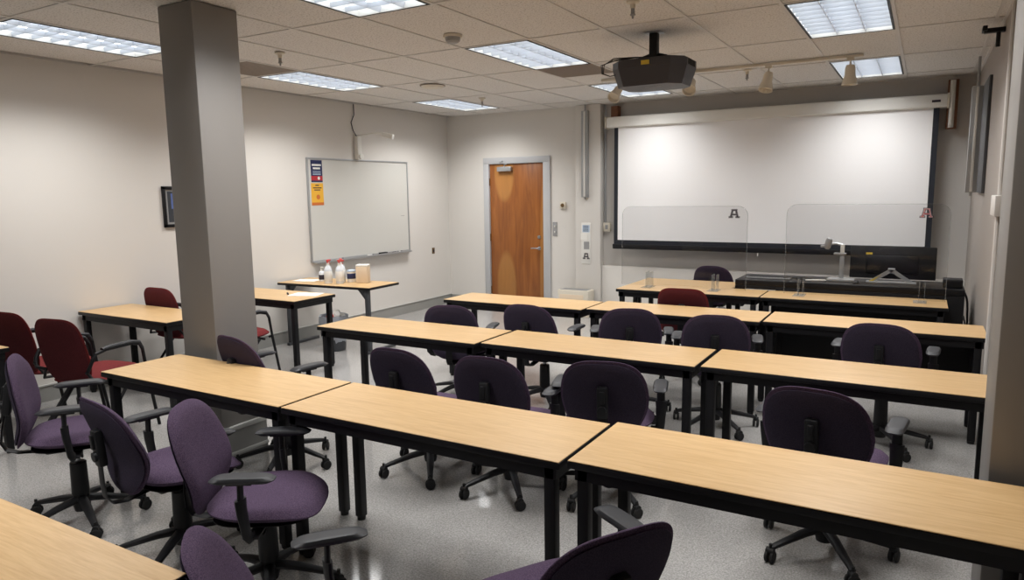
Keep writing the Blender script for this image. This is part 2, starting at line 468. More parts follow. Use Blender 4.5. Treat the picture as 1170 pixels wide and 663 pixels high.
# raceways, wall boxes --------------------------------------------------
def raceway(x, y, z0, z1, label, wd=.10, dp=.05):
    t = tag(empty('cable_raceway', (x, y+.002, z0)), label, 'raceway')
    MB().box(-wd/2, wd/2, -dp, 0, 0, z1-z0, bev=.006).build('channel', M['alu'], t)
    MB().box(-wd*.12, wd*.12, -dp-.006, -dp, .01, z1-z0-.01, bev=.002).build('cover_strip', M['white_pl'], t)
    c_ = MB(); c_.tube([(0, -.02, 0), (0, -.02, -.03)], .012, 8); c_.tube([(0, -.02, z1-z0), (0, -.02, H-z0-.001)], .012, 8)
    c_.build('bushing', M['grey_pl'], t)
raceway(1.695, 4.068, 1.64, 2.80, 'pale metal cable channel hanging down the chase beside the door')
raceway(6.095, 2.95, 1.66, 2.62, 'pale metal cable channel high on the shaded wall beside the screen', wd=.09, dp=.04)
o = MB().box(6.135, XR-.001, 2.2, 2.86, 1.66, 2.62, bev=.004).build('shadow_strip', M['bin'])  # thin dark box put in for the shadowed gap beside the channel
tag(o, 'tall dark strip for the shadowed gap on the shaded wall next to the cable channel', 'panel')
o = MB(); o.box(6.11, XR-.001, .40, .72, 1.53, 1.66, bev=.006, mi=0); o.tube([(6.14, .5, .05), (6.14, .5, 1.53)], .016, 8, mi=0); o.tube([(6.14, .5, 1.66), (6.14, .5, 2.87)], .014, 8, mi=0)
tag(o.build('junction_box', M['wall_grey']), 'square junction box with vertical conduit on the shaded wall', 'junction box')
o = MB().box(6.12, XR-.001, -.22, -.06, 1.47, 2.80, bev=.004).build('blind_rail', M['black'])
tag(o, 'narrow black vertical rail on the wall beside the engaged column', 'rail')
o = MB(); o.box(6.03, XR-.001, 1.30, 1.36, 2.80, 2.83, bev=.004); o.box(6.02, 6.05, 1.27, 1.39, 2.81, 2.845, bev=.004); o.tube([(6.12, 1.33, 2.80), (6.12, 1.33, 2.70)], .014, 8)
tag(o.build('wall_bracket', M['black']), 'small black bracket where shaded wall meets the ceiling', 'bracket')
t = tag(empty('outlet_box', (1.97, 4.199, 1.23)), 'small surface box with conduit between chase and pull-down screen', 'outlet')
MB().box(-.05, .05, -.05, 0, -.06, .06, bev=.006).build('box', M['cream_pl'], t)
MB().tube([(-.03, -.02, .06), (-.03, -.02, 1.64)], .014, 8).build('conduit', M['alu'], t)
MB().box(-.02, .02, -.054, -.05, -.03, .03, bev=.002).build('cover', M['grey_pl'], t)
t = tag(empty('thermostat', (1.29, YF, 1.53)), 'beige thermostat on the wall between door and chase', 'thermostat')
MB().box(-.045, .045, -.035, 0, -.045, .045, bev=.008).build('case', M['cream_pl'], t)
MB().lathe([(0, 0), (.028, 0), (.024, .012), (0, .012)], 16).build('dial', M['hinge'], t, loc=(0, -.035, 0), rot=(PI/2, 0, 0))
t = tag(empty('light_switch', (1.155, YF, 1.19)), 'steel light switch plate beside the door frame', 'switch')
MB().box(-.035, .035, -.008, 0, -.10, .10, bev=.003).build('plate', M['grey_pl'], t)
for z in (-.04, .04): MB().box(-.008, .008, -.02, -.008, z-.014, z+.014, bev=.003).build('toggle', M['white_pl'], t)
t = tag(empty('wall_outlet', (XL, 3.76, .86)), 'small brown jack plate low on the bare wall between whiteboard and corner', 'outlet')
MB().box(0, .008, -.03, .03, -.045, .045, bev=.003).build('plate', M['hinge'], t)
MB().box(.008, .014, -.012, .012, -.02, .02, bev=.002).build('jack', M['ink'], t)
t = tag(empty('notice_panel', (1.70, 4.07, .72)), 'tall narrow white notice strip with small sheets on the chase', 'notice')
MB().box(-.07, .07, -.008, 0, 0, .57, bev=.004).build('backing', M['white_pl'], t)
MB().box(-.052, .055, -.010, -.008, .44, .54).build('sheet', M['label_blue'], t)
for q in range(4): MB().box(-.04, .04, -.0115, -.010, .455+q*.022, .463+q*.022).build('print_line', M['ink'], t)
MB().box(-.075, .03, -.012, -.008, .33, .42).build('sheet', M['paper'], t)
MB().box(-.03, .05, -.010, -.008, .205, .31).build('sheet', M['grey_pl'], t, label='grey printed sheet')

# block letter A emblem (real thickness, three stacked layers)
def emblem(parent, at, h, colours=('navy', 'paper', 'redp'), facing=-1, name='emblem', gs=(0, .05, .085)):
    def pieces(gx):
        # unit A: width 1.15, height 1; gx shrinks strokes
        g_ = gx
        P_ = []
        P_.append([(-.34+g_, 1-g_), (.34-g_, 1-g_), (.34-g_, .80+g_*.6), (-.34+g_, .80+g_*.6)])
        P_.append([(-.30+g_, .9), (-.06-g_, .9), (-.24-g_, .12), (-.50+g_, .12)])
        P_.append([(.06+g_, .9), (.30-g_, .9), (.50-g_, .12), (.24+g_, .12)])
        P_.append([(-.2, .5-g_*.6), (.2, .5-g_*.6), (.26, .30+g_*.6), (-.26, .30+g_*.6)])
        P_.append([(-.62+g_, .22-g_*.8), (-.12-g_, .22-g_*.8), (-.12-g_, g_), (-.62+g_, g_)])
        P_.append([(.12+g_, .22-g_*.8), (.62-g_, .22-g_*.8), (.62-g_, g_), (.12+g_, g_)])
        return P_
    e = bpy.data.objects.new(name, None)
    mb = MB()
    for li, g_ in enumerate(gs):
        for p in pieces(g_):
            mb.poly([(x*h, facing*(.0004+li*.0006), (z-.5)*h) for x, z in p], (0, facing*.0006, 0), mi=li)
    bpy.data.objects.remove(e)
    return mb.build(name, [M[c_] for c_ in colours], parent, smooth=False, loc=at)
em_ = emblem(t, (.005, -.009, .11), .085, ('ink', 'paper', 'ink'), gs=(0, .045, .06))

# grey wall cabinet by the door
t = tag(empty('low_cabinet', (1.60, 3.93, 0)), 'low pale metal cabinet standing under the notice strip', 'cabinet')
MB().box(-.23, .23, -.09, .12, 0, .37, bev=.008).build('cabinet', M['cream_pl'], t)
MB().box(-.20, .16, -.094, -.09, .08, .31, bev=.002).build('front_panel', M['beige'], t)
for q in range(5): MB().box(-.2, .2, -.07+q*.034, -.055+q*.034, .37, .376).build('top_slat', M['grey_pl'], t, smooth=False)

# ------------------------------------------------------------------ projection screen
t = tag(empty('projection_screen', (3.96, 4.0, 2.55)), 'wide white pull-down projection screen hanging in front of the taupe wall', 'projection screen')
hs = MB(); hs.box(-1.92, 1.93, -.05, .085, -.005, .135, bev=.02, seg=3)
hs.build('housing', M['white_pl'], t)
for x in (-1.93, 1.93): MB().box(x-.012, x+.012, -.055, .09, -.01, .14, bev=.004).build('end_cap', M['cream_pl'], t)
MB().box(1.78, 1.86, -.053, -.05, .05, .075).build('maker_plate', M['ink'], t)
MB().box(-1.82, 1.855, -.004, -.002, -1.535, .0).build('border', M['black_cloth'], t, smooth=False, label='black border of the screen')
MB().box(-1.765, 1.80, -.0065, -.0045, -1.48, .0).build('fabric', M['screen'], t, smooth=False)
MB().box(-1.835, 1.87, -.02, .012, -1.60, -1.535, bev=.008).build('weight_bar', M['black'], t)
MB().tube([(.05, -.005, -1.6), (.05, -.005, -1.64)], .006, 8).build('pull_loop', M['white_pl'], t)
for x, z0, z1, lb in ((2.10, 2.60, 2.84, 'brown board behind the screen housing end near the chase'), (5.93, 2.33, 2.84, 'brown board behind the screen housing end near the shaded wall')):
    o = MB().box(x-.05, x+.05, 4.09, 4.198, z0, z1, bev=.004).build('mounting_board', M['brown_wood'])
    tag(o, lb, 'board')
o = MB(); o.box(5.905, 5.93, 3.96, 4.089, 2.36, 2.81, bev=.005); o.box(5.90, 5.95, 4.05, 4.089, 2.34, 2.83, bev=.003)
tag(o.build('screen_bracket', M['white_pl']), 'white upright bracket at the shaded end of the screen housing', 'bracket')

# ------------------------------------------------------------------ left wall: whiteboard etc
wb = tag(empty('whiteboard', (XL, 2.22, 1.54)), 'big framed whiteboard on the cream wall with two posters stuck on it', 'whiteboard')
a, bz = .945, .62
MB().box(.004, .016, -a, a, -bz, bz).build('panel', M['board'], wb, smooth=False)
fr = MB(); fr.box(0, .024, -a-.014, -a+.008, -bz-.014, bz+.014, bev=.003); fr.box(0, .024, a-.008, a+.014, -bz-.014, bz+.014, bev=.003)
fr.box(0, .024, -a, a, bz-.008, bz+.014, bev=.003); fr.box(0, .024, -a, a, -bz-.014, -bz+.008, bev=.003)
fr.build('frame', M['alu'], wb)
tr = MB(); tr.box(0, .075, -a+.02, a-.02, -bz-.026, -bz-.014, bev=.003); tr.box(.07, .078, -a+.02, a-.02, -bz-.026, -bz+.0, bev=.002)
tr.build('pen_tray', M['alu'], wb)
MB().box(.016, .0165, .78, .86, -.125, -.122).build('pen_mark', M['ink'], wb, smooth=False)
def poster(y0, y1, z0, z1, base, label):
    t_ = tag(empty('poster', (XL+.0165, (y0+y1)/2, z0)), label, 'poster')
    hw, hh = (y1-y0)/2, z1-z0
    MB().box(0, .0015, -hw, hw, 0, hh).build('sheet', M[base], t_, smooth=False)
    return t_, hw, hh
t_, hw, hh = poster(1.325, 1.512, 1.88, 2.145, 'navy', 'dark blue poster with a red band in the whiteboard corner')
MB().box(.0015, .0022, -hw, hw, .02, .075).build('band', M['redp'], t_, smooth=False)
for z, k_ in ((.195, .8), (.155, .62)): MB().box(.0015, .0022, -hw*k_, hw*k_, z, z+.022).build('heading_line', M['paper'], t_, smooth=False)
for z in (.125, .105, .09): MB().box(.0015, .0022, -hw*.7, hw*.7, z, z+.006).build('text_line', M['label_blue'], t_, smooth=False)
MB().lathe([(0, 0), (.02, 0), (.02, .0015), (0, .0015)], 16).build('seal', M['paper'], t_, loc=(.0015, .03, .048), rot=(0, PI/2, 0))
t_, hw, hh = poster(1.315, 1.515, 1.60, 1.868, 'yellow', 'yellow poster with an orange foot below the dark blue poster')
MB().box(.0015, .0022, -hw, hw, .0, .035).build('band', M['orange'], t_, smooth=False)
for z, k_ in ((.235, .3), (.205, .7), (.18, .5)): MB().box(.0015, .0022, -hw*k_, hw*k_, z, z+.012).build('text_line', M['ink'], t_, smooth=False)
MB().lathe([(0, 0), (.03, 0), (.03, .0015), (0, .0015)], 16).build('picture', M['orange'], t_, loc=(.0015, .01, .10), rot=(0, PI/2, 0))
# tray items
o = MB().box(-.020, .020, -.075, .075, 0, .028, bev=.006).build('board_eraser', M['plastic'], loc=(XL+.047, 2.55, 1.54-.62-.0125))
tag(o, 'black eraser lying on the whiteboard tray', 'eraser')
for y_, mt, lb in ((2.82, 'ink', 'dark marker on the whiteboard tray towards the corner'), (2.90, 'white_pl', 'white marker on the tray beside the dark marker'), (2.30, 'white_pl', 'white marker on the tray before the eraser'), (1.72, 'grey_pl', 'grey marker on the tray under the posters')):
    t_ = tag(empty('marker_pen', (XL+.04, y_, 1.54-.62-.003)), lb, 'marker')
    MB().tube([(0, -.06, 0), (0, .03, 0)], .008, 10).build('barrel', M[mt], t_)
    MB().tube([(0, .03, 0), (0, .062, 0)], .0088, 10).build('cap', M['ink'], t_)
# camera arm above whiteboard
t_ = tag(empty('camera_arm', (XL, 2.15, 2.14)), 'white wall-mounted camera arm above the whiteboard with a cord', 'camera')
MB().box(0, .07, -.04, .04, .036, .33, bev=.014, seg=3).build('wall_mount', M['white_pl'], t_)
MB().lathe([(0, 0), (.035, 0), (.035, .03), (0, .035)], 16).build('knob', M['white_pl'], t_, loc=(.07, 0, .07), rot=(0, PI/2, 0))
MB().tube([(.03, 0, .34), (.30, 0, .355), (.52, .02, .345)], .009, 8).build('arm', M['white_pl'], t_)
MB().box(-.08, .08, -.03, .03, -.03, .03, bev=.01).build('camera_head', M['white_pl'], t_, loc=(.52, .02, .315), rot=(0, .25, .2))
MB().tube([(.02, 0, .33), (.02, -.06, .40), (.018, -.09, .5), (.018, -.03, .6), (.018, -.03, .735)], .006, 8).build('cord', M['ink'], t_)
# framed picture
t_ = tag(empty('picture_frame', (XL, -.44, 1.43)), 'black framed picture on the bare wall, half hidden by the grey column', 'picture')
hw = .19
f = MB(); f.box(0, .025, -hw, -hw+.03, 0, .40, bev=.003); f.box(0, .025, hw-.03, hw, 0, .40, bev=.003); f.box(0, .025, -hw, hw, 0, .03, bev=.003); f.box(0, .025, -hw, hw, .37, .40, bev=.003)
f.build('frame', M['black'], t_)
MB().box(.004, .010, -hw+.02, hw-.02, .02, .38).build('mat_board', M['grey_pl'], t_, smooth=False)
MB().box(.010, .012, -hw+.055, hw-.055, .05, .35).build('print', M['dark_pic'], t_, smooth=False)
MB().box(.012, .0125, -hw+.09, hw-.09, .18, .33).build('photo', M['blue_pic'], t_, smooth=False)

# ------------------------------------------------------------------ ceiling fittings
def sprinkler(x, y, label):
    t_ = tag(empty('sprinkler', (x, y, H)), label, 'sprinkler', 'fire sprinklers under the ceiling')
    MB().lathe([(0, -.001), (.042, -.001), (.040, -.012), (.018, -.020), (.016, -.045), (0, -.045)], 20).build('escutcheon', M['cream_pl'], t_)
    MB().lathe([(0, -.045), (.012, -.045), (.013, -.075), (.018, -.08), (.018, -.085), (.008, -.088), (.006, -.105), (0, -.105)], 14).build('head', M['grey_pl'], t_)
sprinkler(1.12, -.70, 'sprinkler head beside the grey column above the plain wall')
sprinkler(4.11, -.60, 'sprinkler head at the top edge before the projector')
sprinkler(.95, 2.63, 'sprinkler head above the door corner')
sprinkler(4.16, 2.42, 'sprinkler head behind the track rail above the screen')
t_ = tag(empty('smoke_detector', (2.65, -.44, H)), 'round white smoke detector on the ceiling', 'smoke detector')
MB().lathe([(0, 0), (.068, 0), (.070, -.018), (0, -.018)], 28).build('base_plate', M['cream_pl'], t_)
MB().lathe([(0, -.018), (.058, -.018), (.052, -.045), (.035, -.058), (0, -.058)], 28).build('sensor_cap', M['grey_pl'], t_)
t_ = tag(empty('ceiling_diffuser', (1.07, 1.45, H)), 'shallow round ceiling diffuser between two lights near the plain wall', 'vent')
MB().lathe([(0, 0), (.125, 0), (.13, -.006), (.10, -.028), (0, -.03)], 32).build('dish', M['cream_pl'], t_)
MB().lathe([(.128, -.002), (.137, -.004), (.137, -.010), (.128, -.010)], 32).build('rim', M['vent'], t_)

# track light
t_ = tag(empty('track_light', (3.99, 2.15, H)), 'white ceiling track rail with spotlights in front of the screen', 'track light')
MB().box(-1.25, 1.21, -.017, .017, -.026, -.0025, bev=.003).build('rail', M['cream_pl'], t_)
for x, ty, tz in ((2.93, .9, .3), (3.69, 1.0, .5), (4.41, .35, .2), (5.10, 0, 0)):
    s_ = MB(); s_.box(-.03, .03, -.014, .014, -.05, -.026, bev=.003); s_.tube([(0, 0, -.05), (0, 0, -.105)], .008, 8)
    st = s_.build('stem', M['cream_pl'], t_, loc=(x-3.99, 0, 0))
    l_ = MB(); l_.lathe([(0, .03), (.034, .026), (.042, .0), (.045, -.06), (.060, -.11), (.066, -.145), (.060, -.145), (.052, -.11), (.0, -.10)], 24)
    l_.build('spot_head', M['cream_pl'], st, loc=(0, 0, -.115), rot=(-ty*.8, ty*.5+.0, tz))

# projector
pj = tag(empty('projector', (3.93, .33, H)), 'large black projector hanging under the ceiling tile', 'projector')
def prism(mb, out, z0, z1, inset=0, mi=0):
    lo_ = [mb.bm.verts.new((x*(1-inset), y*(1-inset), z0)) for x, y in out]; up_ = [mb.bm.verts.new((x, y, z1)) for x, y in out]
    n = len(out); fs = [mb.bm.faces.new(lo_[::-1]), mb.bm.faces.new(up_)]
    for k in range(n): fs.append(mb.bm.faces.new((lo_[k], lo_[(k+1) % n], up_[(k+1) % n], up_[k])))
    for q in fs: q.material_index = mi
out = [(-.30, -.12), (-.22, -.20), (.20, -.20), (.30, -.10), (.30, .14), (.22, .22), (-.22, .22), (-.30, .14)]
m_ = MB(); prism(m_, out, -.365, -.235, .14); prism(m_, out, -.235, -.185, 0); prism(m_, [(x*.93, y*.93) for x, y in out], -.185, -.175)
bd = m_.build('body', M['proj'], pj, ang=20); bd.scale = (.93, 1, 1); bd.location.z = -.03
MB().box(-.03, .035, -.204, -.200, -.225, -.195).build('warning_label', M['sticker'], bd, smooth=False)
MB().box(-.06, .07, -.04, -.034, -.3665, -.3650).build('name_strip', M['grey_pl'], bd, smooth=False)
sl = MB()
for q in range(6): sl.box(.301, .304, -.07+q*.03, -.055+q*.03, -.23, -.19)
sl.build('vent_grille', M['rubber'], bd, smooth=False)
lz = MB().lathe([(0, 0), (.05, 0), (.05, .03), (.035, .034), (0, .028)], 24); lz.build('lens', M['lens'], bd, loc=(-.08, .215, -.24), rot=(-PI/2, 0, 0))
MB().box(-.03, .03, -.03, .03, -.175, -.004, bev=.004).build('ceiling_pole', M['black'], pj)
MB().box(-.06, .06, -.05, .05, -.006, -.0025, bev=.001).build('ceiling_plate', M['alu'], pj)
yk = MB(); yk.tube([(-.10, 0, -.176), (-.09, 0, -.145), (-.03, 0, -.13), (.03, 0, -.13), (.09, 0, -.145), (.10, 0, -.176)], .014, 10); yk.box(-.11, .11, -.04, .04, -.18, -.172, bev=.003)
yk.build('mount_yoke', M['black'], pj, loc=(0, 0, -.03))
cb = MB()
for q in range(3):
    cb.tube([(-.02, -.03, -.15), (-.12, -.10-q*.02, -.15-q*.005), (-.26, -.20, -.16-q*.01), (-.335-q*.012, -.20, -.20), (-.345-q*.006, -.19, -.26), (-.30, -.17, -.28), (-.27, -.14, -.27)], .0035, 8)
cb.build('cable_loop', M['rubber'], pj, loc=(.02, 0, -.03))

# ------------------------------------------------------------------ tables
TZ = .737
def table(x0, x1, y0, y1, label, group, legs=((0, 0), (0, 1), (1, 0), (1, 1)), rz=0, modesty=False, apron=.048, slim=False, ztop=TZ, leg_in=.03):
    L, D = x1-x0, y1-y0
    t_ = tag(empty('training_table', ((x0+x1)/2, (y0+y1)/2, 0), rz), label, 'table', group)
    hx, hy = L/2, D/2
    MB().box(-hx+.002, hx-.002, -hy+.002, hy-.002, ztop-.004, ztop, bev=.0015, seg=1).build('tabletop', M['oak'], t_)
    MB().box(-hx, hx, -hy, hy, ztop-.032, ztop-.0045, bev=.005).build('edge_band', M['edge'], t_)
    a_ = MB(); i_ = .035 if not slim else .10
    z0_, z1_ = ztop-.032-apron, ztop-.0325
    a_.box(-hx+i_, hx-i_, -hy+.022, -hy+.042, z0_, z1_); a_.box(-hx+i_, hx-i_, hy-.042, hy-.022, z0_, z1_)
    a_.box(-hx+.022, -hx+.042, -hy+.022, hy-.022, z0_, z1_); a_.box(hx-.042, hx-.022, -hy+.022, hy-.022, z0_, z1_)
    a_.build('apron', M['black'], t_, smooth=False)
    for sx, sy in legs:
        xx = (-hx+leg_in+.023) if sx == 0 else (hx-leg_in-.023); yy = (-hy+.045) if sy == 0 else (hy-.045)
        lg = MB().box(xx-.023, xx+.023, yy-.023, yy+.023, .02, z1_, bev=.005).build('leg', M['black'], t_)
        MB().lathe([(0, 0), (.021, 0), (.023, .02), (0, .02)], 16, at=(xx, yy, 0)).build('foot', M['rubber'], lg)
    if modesty:
        MB().box(-hx+.05, hx-.05, hy-.06, hy-.05, .28, z0_).build('modesty_panel', M['black'], t_, smooth=False)
    return t_
gr3 = 'tables of the nearest full row'; gr2 = 'tables of the middle row'; gr1 = 'tables of the third row before the desks'
table(1.690, 3.150, -2.690, -2.190, 'oak topped table at the aisle end of the nearest full row, column behind it', gr3)
table(3.165, 4.625, -2.690, -2.190, 'middle oak topped table of the nearest full row', gr3)
table(4.640, 6.100, -2.655, -2.155, 'oak topped table of the nearest full row that runs into the engaged column', gr3)
table(1.785, 3.215, -1.100, -.600, 'oak topped table at the aisle end of the middle row', gr2)
table(3.235, 4.665, -1.055, -.565, 'middle table of the middle row with a chair on either side', gr2)
table(4.690, 6.120, -1.030, -.540, 'middle row table ending behind the engaged column', gr2)
table(1.870, 3.285, .430, .920, 'third row table starting in front of the wooden door', gr1)
table(3.300, 4.715, .500, .990, 'third row table in front of the burgundy task chair', gr1)
table(4.730, 6.145, .535, 1.020, 'third row table in front of the monitor desk', gr1, modesty=True)
table(2.70, 4.10, -4.32, -3.84, 'foreground oak table cut off by the lower picture edge', 'tables of the row at the viewer', leg_in=.06)
table(-.68, .58, -1.53, -1.035, 'oak table against the bare wall, first past the burgundy armchairs', 'side tables against the plain wall')
table(-.68, .665, -.285, .26, 'oak table behind the grey column with paper on it', 'side tables against the plain wall')
table(-.68, .44, -3.08, -2.585, 'oak table at the picture edge beside the near burgundy armchair', 'side tables against the plain wall')
# teacher tables
gd = 'instructor tables at the front'
table(3.06, 4.46, 1.77, 2.255, 'front instructor table carrying one clear divider', gd)
table(3.06, 4.125, 2.262, 2.752, 'rear instructor table beside the black media riser, open floor behind', gd)
table(4.47, 5.95, 1.77, 2.255, 'front instructor table carrying the divider before the monitor', gd, modesty=True)
# slim side table with bottles
sx = tag(empty('side_table', (0, .98, 0), .05), 'oak side table with cleaning bottles under the whiteboard', 'table')
MB().box(-.66, .66, -.265, .265, TZ-.004, TZ, bev=.0015, seg=1).build('tabletop', M['oak'], sx)
MB().box(-.663, .663, -.268, .268, TZ-.030, TZ-.0045, bev=.006).build('edge_band', M['edge'], sx)
MB().box(-.5, .5, -.1, .1, TZ-.055, TZ-.0305).build('under_rail', M['black'], sx, smooth=False)
for x, q in ((-.56, 1), (.585, -1)):
    l_ = MB(); l_.box(x-.022, x+.022, -.225, -.175, .03, TZ-.0305, bev=.006)
    l_.poly([(x, -.21, TZ-.031), (x+q*.13, -.21, TZ-.031), (x+q*.10, -.21, TZ-.06), (x+q*.022, -.21, TZ-.15), (x, -.21, TZ-.17)], (0, .02, 0))
    l_.build('leg', M['bin'], sx)
    MB().box(x-.022, x+.022, -.25, .25, 0, .032, bev=.008).build('foot', M['bin'], sx)

# ------------------------------------------------------------------ chairs
def sup(th, a, b_, n):
    c_, s_ = math.cos(th), math.sin(th)
    return (a*math.copysign(abs(c_)**(2/n), c_), b_*math.copysign(abs(s_)**(2/n), s_))
def pillow(mb, a, b_, n, tf, tb, warp, seg=40, rings=8, shape=None, mi=0, pw=5):
    """closed cushion in local (u,v,w): tf front thickness, tb back thickness"""
    def pt(r, th, side):
        u, v = sup(th, a, b_, n)
        if shape: u, v = shape(u, v)
        rr = r
        h_ = (max(0, 1-rr**pw))**.5
        w_ = side*(tf if side > 0 else tb)*h_
        return warp(u*rr, v*rr, w_)
    def layer(side):
        c_ = mb.bm.verts.new(pt(0, 0, side)); rs = []
        for i in range(1, rings+1):
            r_ = (i/rings)**.8
            if i == rings: r_ = 1
            rs.append([mb.bm.verts.new(pt(r_ if i < rings else .9985, 2*PI*k/seg, side)) for k in range(seg)])
        for k in range(seg): f_ = mb.bm.faces.new((c_, rs[0][k], rs[0][(k+1) % seg])); f_.material_index = mi
        for p, q in zip(rs, rs[1:]):
            for k in range(seg): f_ = mb.bm.faces.new((p[k], q[k], q[(k+1) % seg], p[(k+1) % seg])); f_.material_index = mi
        return rs[-1]
    A = layer(1); B = layer(-1)
    for k in range(seg): f_ = mb.bm.faces.new((A[k], B[k], B[(k+1) % seg], A[(k+1) % seg])); f_.material_index = mi

def make_task(front, back, name='task_chair', sq=2.9, zoff=-.015):
    t_ = empty(name, (0, 0, 0))
    # base
    bs = MB()
    for k in range(5):
        an = 2*PI*k/5+.3
        dx, dy = math.cos(an), math.sin(an)
        bs.tube([(dx*.02, dy*.02, .125), (dx*.12, dy*.12, .112), (dx*.27, dy*.27, .078), (dx*.295, dy*.295, .070), (dx*.30, dy*.30, .062)], .02, 10, radii=[(.026, .022), (.024, .018), (.017, .013), (.016, .012), (.010, .008)])
    bs.lathe([(0, .06), (.036, .06), (.042, .09), (.042, .13), (.032, .155), (0, .155)], 20)
    bs.build('star_base', M['plastic'], t_)
    for k in range(5):
        an = 2*PI*k/5+.3
        c_ = MB(); ang2 = an+random.uniform(-1.2, 1.2)+PI/2
        for s_ in (-.013, .013):
            c_.lathe([(0, -.008), (.024, -.008), (.029, -.004), (.029, .004), (.024, .008), (0, .008)], 18, at=(0, 0, s_))
        c_.xform(0, Matrix.Rotation(PI/2, 4, 'X'))
        n0 = c_.count()
        c_.tube([(0, 0, .028), (0, 0, .062)], .008, 8)
        c_.tube([(.0, -.018, .028), (0, .018, .028)], .016, 12)
        c_.build('caster', M['rubber'], t_, loc=(math.cos(an)*.30, math.sin(an)*.30, .029), rot=(0, 0, ang2))
    gc = MB().lathe([(0, .15), (.040, .15), (.043, .16), (.040, .325), (.036, .33), (0, .33)], 20).build('gas_column', M['plastic'], t_)
    MB().lathe([(0, .32), (.014, .32), (.014, .375), (0, .375)], 14).build('piston', M['steel'], gc)
    mc = MB(); mc.box(-.085, .085, -.13, .09, .402, .440, bev=.012); mc.tube([(.06, .03, .415), (.2, .05, .405)], .006, 8); mc.box(-.26, .26, .0, .05, .418, .430, bev=.003)
    mc.build('mechanism', M['plastic'], t_)
    # seat: local u=x, v=y, w=z
    st = MB()
    def sw(u, v, w_): return (u, v+.02, .478+w_ - .035*max(0, v/.24)**3*(1 if v > 0 else 0) + .012*(abs(u)/.25)**2 + .015*max(0, -v/.24)**2)
    pillow(st, .245, .235, 3.0, .040, .028, sw, shape=lambda u, v: (u*(1-.07*(v < 0)*abs(v)/.24), v))
    st.build('seat', M[front], t_)
    sp_ = MB()
    pillow(sp_, .215, .205, 3.2, .012, .014, lambda u, v, w_: (u, v+.015, .449+w_-.012*max(0, v/.2)**3), rings=4)
    sp_.build('seat_pan', M['plastic'], t_)
    # backrest: local u=x, v=z, w = forward(+y)
    tilt = .17
    def bwarp(off):
        def f_(u, v, w_):
            y = w_ + .30*u*u*1.4 - .10*(v/.235)**2*.25 + off + .018*math.exp(-((v+.08)/.10)**2)
            z = v
            ct, s2 = math.cos(tilt), math.sin(tilt)
            return (u, -.265 + y*ct - (z)*s2, .695+zoff + z*ct + y*s2)
        return f_
    shp = lambda u, v: (u*(1-.07*max(0, v)/.235 - .20*(max(0, -v)/.235)**1.6), v)
    b1 = MB(); pillow(b1, .232, .238, sq, .030, .012, bwarp(0), seg=48, shape=shp, pw=6); b1.build('backrest', M[front], t_)
    b2 = MB(); pillow(b2, .218, .224, sq, .002, .016, bwarp(-.011), seg=48, shape=shp, pw=6); b2.build('back_cover', M[back], t_)
    # J bar
    jb = MB(); pts = [(0, -.10, .418), (0, -.25, .405), (0, -.305, .418), (0, -.330, .455), (0, -.332, .52), (0, -.328, .60), (0, -.332, .68+zoff)]
    jb.tube(pts, .01, 12, radii=[(.027, .005)]*7)
    jb.build('back_bar', M['black'], t_)
    hb = MB(); hb.lathe([(0, 0), (.024, 0), (.022, .014), (0, .016)], 16)
    for v in hb.bm.verts:
        x, y, z = v.co; v.co = Vector((x, -.337-z, .665+zoff+y))
    hb.box(-.028, .028, -.340, -.302, .615+zoff, .785+zoff, bev=.010); hb.box(-.012, .012, -.350, -.335, .70+zoff, .765+zoff, bev=.003)
    hb.build('height_adjuster', M['plastic'], t_)
    # arms
    for s_ in (-1, 1):
        am = MB()
        am.tube([(s_*.23, .02, .424), (s_*.262, .018, .428), (s_*.278, .012, .45), (s_*.282, .0, .55), (s_*.282, -.002, .60)], .02, 12, radii=[(.010, .024), (.012, .024), (.013, .026), (.014, .030), (.014, .033)])
        am.tube([(s_*.282, -.002, .56), (s_*.280, .0, .665)], .02, 12, radii=[(.011, .022), (.011, .022)])
        am.box(s_*.28-.02, s_*.28+.02, -.05, .05, .660, .670, bev=.003)
        ar = am.build('armrest', M['plastic'], t_)
        pd = MB()
        pillow(pd, .040, .128, 4.2, .013, .014, lambda u, v, w_: (s_*.278+u, v+.01, .683+w_-.004*(v/.128)**2), seg=32, rings=5, pw=8)
        pd.build('arm_pad', M['pad'], ar)
    for ch in t_.children:
        if ch.name.split('.')[0] not in ('star_base', 'caster', 'gas_column'): ch.location.z -= .035
    return t_

def recline(t_, deg):
    a_ = math.radians(deg); pv = Vector((0, -.20, .40))
    R_ = Matrix.Rotation(-a_, 3, 'X').inverted()
    for ch in t_.children:
        if ch.name.split('.')[0] in ('backrest', 'back_cover', 'height_adjuster', 'back_bar'):
            l0 = ch.location.copy()
            ch.rotation_euler = (a_, 0, 0); ch.location = R_ @ (l0-pv)+pv

